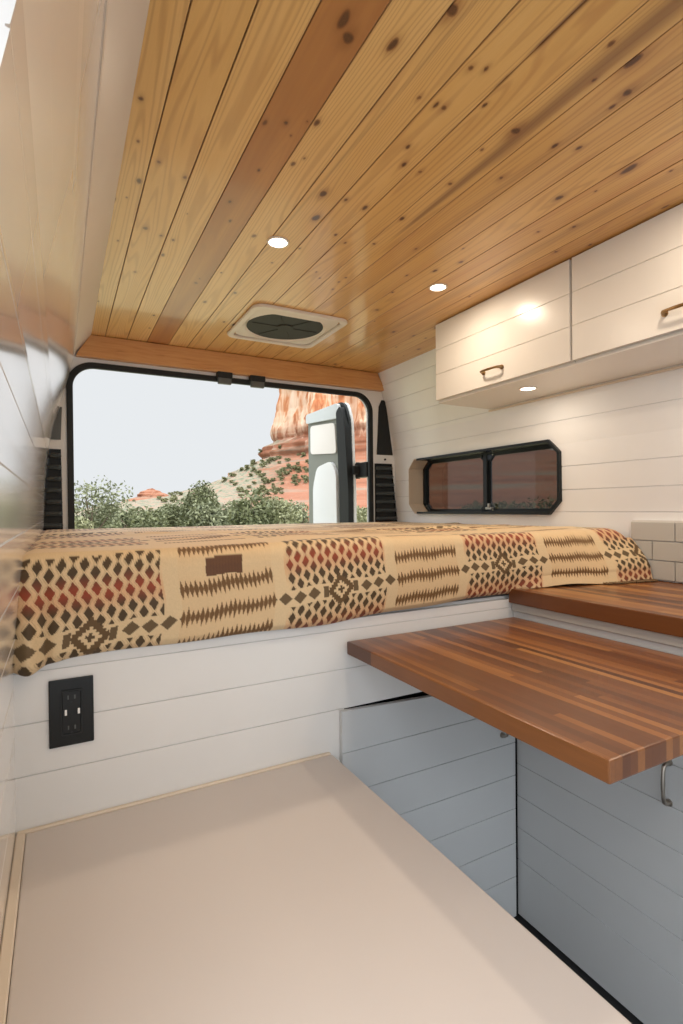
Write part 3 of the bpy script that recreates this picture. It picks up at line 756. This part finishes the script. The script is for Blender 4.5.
# roof fan
t = thing('roof_fan', 'cream square roof vent fan with dark round screen in the pine ceiling', 'roof fan', (.875, 2.12, ZC-.012))
ang = math.radians(0)
bm = B(); ring(bm, rrect(.665, 1.085, 1.915, 2.335, .045, 6), rrect(.690, 1.060, 1.940, 2.310, .035, 6), 'z', ZC-.012, ZC)
bmesh.ops.bevel(bm, geom=bm.edges[:], offset=.003, segments=2, affect='EDGES'); obj('outer_frame', bm, M['cream'], t, smooth=True)
cc = (.868, 2.115); sq = []; ci_ = []; n_ = 72
for k in range(n_):
    a = 2*PI*k/n_; ca_, sa_ = math.cos(a), math.sin(a); q = ((abs(ca_)**9+abs(sa_)**9)**(-1/9))
    sq.append((.875+.183*ca_*q, 2.125+.183*sa_*q)); ci_.append((cc[0]+.172*ca_, max(cc[1]+.172*sa_, 1.978)))
bm = B(); A = [bm.verts.new((p[0], p[1], ZC-.004)) for p in sq]; C = [bm.verts.new((p[0], p[1], ZC-.010)) for p in ci_]; D = [bm.verts.new((cc[0]+(p[0]-cc[0])*.95, cc[1]+(p[1]-cc[1])*.95, ZC-.003)) for p in ci_]
for i in range(n_):
    j = (i+1) % n_; bm.faces.new((A[i], A[j], C[j], C[i])); bm.faces.new((C[i], C[j], D[j], D[i]))
obj('garnish', bm, M['cream'], t, smooth=True, ang=20)
bm = B(); cyl(bm, (cc[0], cc[1], ZC-.003), .165, .003, 'z', 48); o = obj('screen', bm, M['mesh'], t)
bm = B(); cyl(bm, (cc[0], cc[1], ZC-.006), .035, .004, 'z', 24)
for k in range(6):
    a = k*PI/3; box(bm, 0, .001, 0, .001, 0, .001) if False else tube(bm, [(cc[0]+.03*math.cos(a), cc[1]+.03*math.sin(a), ZC-.0055), (cc[0]+.15*math.cos(a), cc[1]+.15*math.sin(a), ZC-.0055)], .0012, 5)
obj('fan_guard', bm, M['mesh'], t)

# ------------------------------------------------------------------ outdoors
GZ = -1.95
def fbm(x, y, z, o=4): return noise.fractal(Vector((x, y, z)), 1.0, 2.1, o)
# ground
n = 90; gx = np.linspace(-60, 160, n); gy = np.linspace(4, 190, n)
Xg, Yg = np.meshgrid(gx, gy, indexing='ij'); Zg = np.zeros_like(Xg)
for i in range(n):
    for j in range(n): Zg[i, j] = GZ+.35*fbm(gx[i]*.06, gy[j]*.06, 0)
a = (np.arange(n-1)[:, None]*n+np.arange(n-1)[None, :]).ravel()
gnd = fast_mesh('desert_ground', np.stack([Xg, Yg, Zg], -1).reshape(-1, 3), np.stack([a, a+n, a+n+1, a+1], -1), M['ground'], smooth=True)
gnd['kind'] = 'structure'

def butte(name, cx, cy, prof, seed, label, nth=220, th0=0, th1=2*PI, sx=1.0, sy=1.0, fl=1.6, shoulder=0.0):
    """revolved cliff outline [(height above eye, radius)] roughened by vertical flutes and horizontal ledges"""
    zs = np.array([p[0] for p in prof]); rs = np.array([p[1] for p in prof])
    nz_ = 170; Zs = np.linspace(zs[0], zs[-1], nz_); V = np.zeros((nth, nz_, 3))
    for i in range(nth):
        th = 2*PI*i/nth; c_, s_ = math.cos(th), math.sin(th)
        for j in range(nz_):
            z = Zs[j]; r = np.interp(z, zs, rs)
            steep = min(1.0, max(0.0, (z-prof[0][2])/6)) if len(prof[0]) > 2 else min(1, max(0, (z-12)/6))
            flu = fbm(c_*2.6+seed, s_*2.6, z*.018, 5)*fl*2.4 + abs(fbm(c_*7+seed, s_*7, z*.03, 3))*-fl*1.3
            led = (fbm(seed, z*.42, c_*.6, 3))*2.2
            r *= 1+shoulder*max(0, math.cos(th+.50))**2
            r2 = r+steep*flu+(1-steep)*(led*1.0+fbm(c_*3, s_*3+seed, z*.12, 5)*2.4*(.4+r/40))+steep*led*.25
            V[i, j] = (cx+c_*r2*sx, cy+s_*r2*sy, z)
    V = V.reshape(-1, 3); F = []
    for i in range(nth):
        i2 = (i+1) % nth
        for j in range(nz_-1): F.append((i*nz_+j, i2*nz_+j, i2*nz_+j+1, i*nz_+j+1))
    top = len(V); V = np.vstack([V, [[cx, cy, zs[-1]+.5]]])
    F = np.array(F)
    o = fast_mesh(name, V-np.array([cx, cy, 0]), F, M['rock'], loc=(cx, cy, H))
    bm = bmesh.new(); bm.from_mesh(o.data); bm.verts.ensure_lookup_table()
    for i in range(nth):
        try: bm.faces.new((bm.verts[i*nz_+nz_-1], bm.verts[((i+1) % nth)*nz_+nz_-1], bm.verts[top]))
        except Exception: pass
    bm.to_mesh(o.data); bm.free()
    tag(o, label, 'butte'); return o
bt = butte('red_rock_butte', 58, 105, [(-2.5, 66), (1.0, 50), (2.6, 40), (5.0, 31), (8, 25), (11, 19.5), (13, 17.4), (14.5, 16.6), (18, 15.6), (24, 14.2), (36, 13.2), (52, 11.5)], 3.1,
           'large red and cream sandstone butte towering beyond the rear door opening', shoulder=1.5)
far = butte('distant_butte', 37, 250, [(-2.5, 19), (2, 17), (4.4, 11.5), (6.0, 7.5), (7.8, 4), (9.4, 1.8)], 8.3, 'small distant pink butte low on the horizon left of the big butte', nth=120, fl=.6)

def crown(bm_v, cx, cy, cz, rx, rz, nleaf, size, blobs, r):
    P = []
    for _ in range(blobs):
        a = r.uniform(0, 2*PI); q = r.uniform(0, .65); P.append((cx+rx*q*math.cos(a), cy+rx*q*math.sin(a), cz+r.uniform(-.5, .62)*rz, r.uniform(.30, .55)))
    for k in range(nleaf):
        b = P[int(r.random()*blobs)]
        d = Vector((r.gauss(0, 1), r.gauss(0, 1), r.gauss(0, 1))).normalized()*(r.random()**.4)
        c = Vector((b[0]+d.x*rx*b[3], b[1]+d.y*rx*b[3], b[2]+d.z*rz*b[3]))
        u = Vector((r.gauss(0, 1), r.gauss(0, 1), r.gauss(0, 1))).normalized(); w = u.orthogonal().normalized(); w.rotate(Matrix.Rotation(r.uniform(0, 6.3), 3, u))
        l = size*r.uniform(.6, 1.3); q = u*l; w = w*l*.45
        bm_v.append([c-q, c+w, c+q, c-w])
def tree(dx, dy, hgt, rad, mat, label, group, nleaf=2600, size=.075, seed=0, name='juniper_tree', open_=False):
    r = random.Random(seed)
    x, y = dx, dy; zb = GZ-.1
    t = thing(name, label, 'tree', (x, y, zb), group)
    L = []; crown(L, x, y, zb+hgt*.55, rad, hgt*.50, nleaf, size, 9 if not open_ else 14, r)
    V = np.array([[v[:] for v in q] for q in L]).reshape(-1, 3)-np.array([x, y, zb]); F = np.arange(len(V)).reshape(-1, 4)
    o = fast_mesh('foliage', V, F, mat, loc=(0, 0, 0)); o.parent = t
    bm = B(); tube(bm, [(x, y, zb), (x+.05, y, zb+hgt*.3), (x-.05, y+.05, zb+hgt*.65)], [.10, .07, .03], 8)
    for k in range(5):
        a = r.uniform(0, 6.3); tube(bm, [(x+.03, y, zb+hgt*(.2+.07*k)), (x+rad*.5*math.cos(a), y+rad*.5*math.sin(a), zb+hgt*(.45+.09*k))], [.04, .012], 6)
    obj('trunk', bm, M['bark'], t)
    return t
LBL = [  # x/y direction, distance y, top above eye as slope, radius, material, label
 (-.02, 17, .016, 1.3, 'leafB', 'pale green bush beside the left edge of the rear opening'),
 (.045, 20, .050, 1.35, 'leafC', 'tall open-crowned tree at left of the rear opening'),
 (.085, 22, .020, 1.4, 'leafA', 'green juniper just right of the open-crowned tree'),
 (.125, 18, .006, 1.2, 'leafA', 'low juniper below the small distant butte, left side'),
 (.165, 25.5, .007, 1.3, 'leafC', 'grey-green juniper below the small distant butte, right side'),
 (.205, 24, .020, 1.2, 'leafA', 'juniper standing just left of the tallest central tree'),
 (.238, 22, .040, 1.25, 'leafA', 'tallest dark green tree at the foot of the talus slope'),
 (.262, 17, .010, 1.0, 'leafC', 'grey-green bush in front of the tallest central tree'),
 (.305, 23, .012, 1.3, 'leafC', 'rounded bush below the talus slope'),
 (.345, 15, .028, 1.0, 'leafA', 'fluffy green tree before the butte, left of the open door'),
 (.385, 19, .018, 1.1, 'leafB', 'yellow-green bush between the fluffy tree and the open door'),
 (.43, 20, .004, 1.3, 'leafC', 'bush next to the left edge of the open right rear door'),
 (.60, 22, .0, 1.3, 'leafB', 'pale bush in the gap between the open door and the pillar'),
]
for i, (d_, y, sl, rad, mt_, lab) in enumerate(LBL):
    tree(d_*y, y, sl*y*1.07-GZ+.1, rad, M[mt_], lab, 'trees behind the van', seed=10+i, nleaf=(6500 if i != 1 else 2600), open_=(i == 1))
for i, (x, y, h_, rad) in enumerate([(16, 14.5, 2.7, 1.8), (18, 11.8, 3.0, 1.8), (17, 18.5, 2.3, 1.8), (20, 22.5, 2.5, 1.8)]):
    tree(x, y, h_, rad, M['leafA'], ('green bush outside the side window, first from the rear', 'green bush outside the side window, at its near end', 'green bush outside the side window, behind its divider', 'green bush far outside the side window')[i], 'bushes beside the van', seed=50+i, name='bush')

# shrubs dotted over the talus
L = []; r = random.Random(5); crown(L, 0, 0, .45, .8, .7, 150, .22, 4, r)
V = np.array([[v[:] for v in q] for q in L]).reshape(-1, 3)
me = None; bpy.context.view_layer.update()
dg = bpy.context.evaluated_depsgraph_get(); k = 0; tries = 0
while k < 120 and tries < 3000:
    tries += 1
    px_ = r.uniform(.12, .50); zz_ = r.uniform(.0, .135)
    dvec = Vector((px_, 1, zz_)).normalized()
    hit, loc, nrm, idx, ho, _ = bpy.context.scene.ray_cast(dg, Vector((0, 4, H))+Vector((px_*0, 0, 0)), dvec)
    if hit and ho.name.startswith('red_rock_butte') and nrm.z > .12:
        if me is None:
            s_ = fast_mesh('talus_shrub', V, np.arange(len(V)).reshape(-1, 4), M['shrub'], loc=loc); me = s_.data
        else:
            s_ = bpy.data.objects.new('talus_shrub', me); COL.objects.link(s_); s_.location = loc
        q = r.uniform(.45, 1.05); s_.scale = (q, q, q*.9); s_.location.z -= .15; s_.rotation_euler.z = r.uniform(0, 6)
        tag(s_, 'small dark shrub dotted on the rocky slope of the big red butte', 'shrub', 'shrubs on the butte slope'); k += 1

# ------------------------------------------------------------------ world, sun
w = bpy.data.worlds.new('sky'); bpy.context.scene.world = w; w.use_nodes = True; nt = w.node_tree
bg = nt.nodes['Background']; tc = nt.nodes.new('ShaderNodeTexCoord'); sp_ = nt.nodes.new('ShaderNodeSeparateXYZ'); nt.links.new(tc.outputs['Generated'], sp_.inputs[0])
mr = nt.nodes.new('ShaderNodeMapRange'); mr.inputs[1].default_value = .35; mr.inputs[2].default_value = -.55; nt.links.new(sp_.outputs[1], mr.inputs[0])
rp = nt.nodes.new('ShaderNodeMix'); rp.data_type = 'RGBA'; rp.inputs[6].default_value = (.685, .71, .73, 1); rp.inputs[7].default_value = (.95, 1.0, 1.05, 1)
nt.links.new(mr.outputs[0], rp.inputs[0])
ez = nt.nodes.new('ShaderNodeMapRange'); ez.inputs[1].default_value = .27; ez.inputs[2].default_value = .62; ez.inputs[3].default_value = 1.0; ez.inputs[4].default_value = 3.8
nt.links.new(sp_.outputs[2], ez.inputs[0])
sv = nt.nodes.new('ShaderNodeVectorMath'); sv.operation = 'SCALE'; nt.links.new(rp.outputs[2], sv.inputs[0]); nt.links.new(ez.outputs[0], sv.inputs[3]); nt.links.new(sv.outputs[0], bg.inputs[0]); bg.inputs[1].default_value = 1.0
S_ = bpy.data.lights.new('sun', 'SUN'); S_.energy = .9; S_.angle = .05; S_.color = (1, .86, .70)
so = bpy.data.objects.new('sun', S_); COL.objects.link(so); so.rotation_euler = Vector((-.22, .52, -.83)).to_track_quat('-Z', 'Y').to_euler()

# ------------------------------------------------------------------ camera
cam = bpy.data.cameras.new('camera'); co = bpy.data.objects.new('camera', cam); COL.objects.link(co)
R = Vector((0.88066995, -0.47363248, -0.00962924)); U = Vector((0.0119614, 0.00191186, 0.99992663)); Fw = Vector((0.47357932, 0.88072051, -0.00734902))
mw = Matrix((R, U, -Fw)).transposed().to_4x4(); mw.translation = Vector((0, 0, H)); co.matrix_world = mw
cam.sensor_fit = 'VERTICAL'; cam.sensor_height = 36; cam.lens = 523.03/1024*36; cam.clip_start = .01; cam.clip_end = 1000
sc = bpy.context.scene; sc.camera = co
sc.view_settings.view_transform = 'Standard'; sc.view_settings.look = 'None'; sc.view_settings.gamma = 1; sc.view_settings.exposure = .24; sc.view_settings.use_curve_mapping = False
sc.cycles.use_denoising = True; sc.cycles.max_bounces = 10; sc.cycles.diffuse_bounces = 6; sc.cycles.sample_clamp_indirect = 6
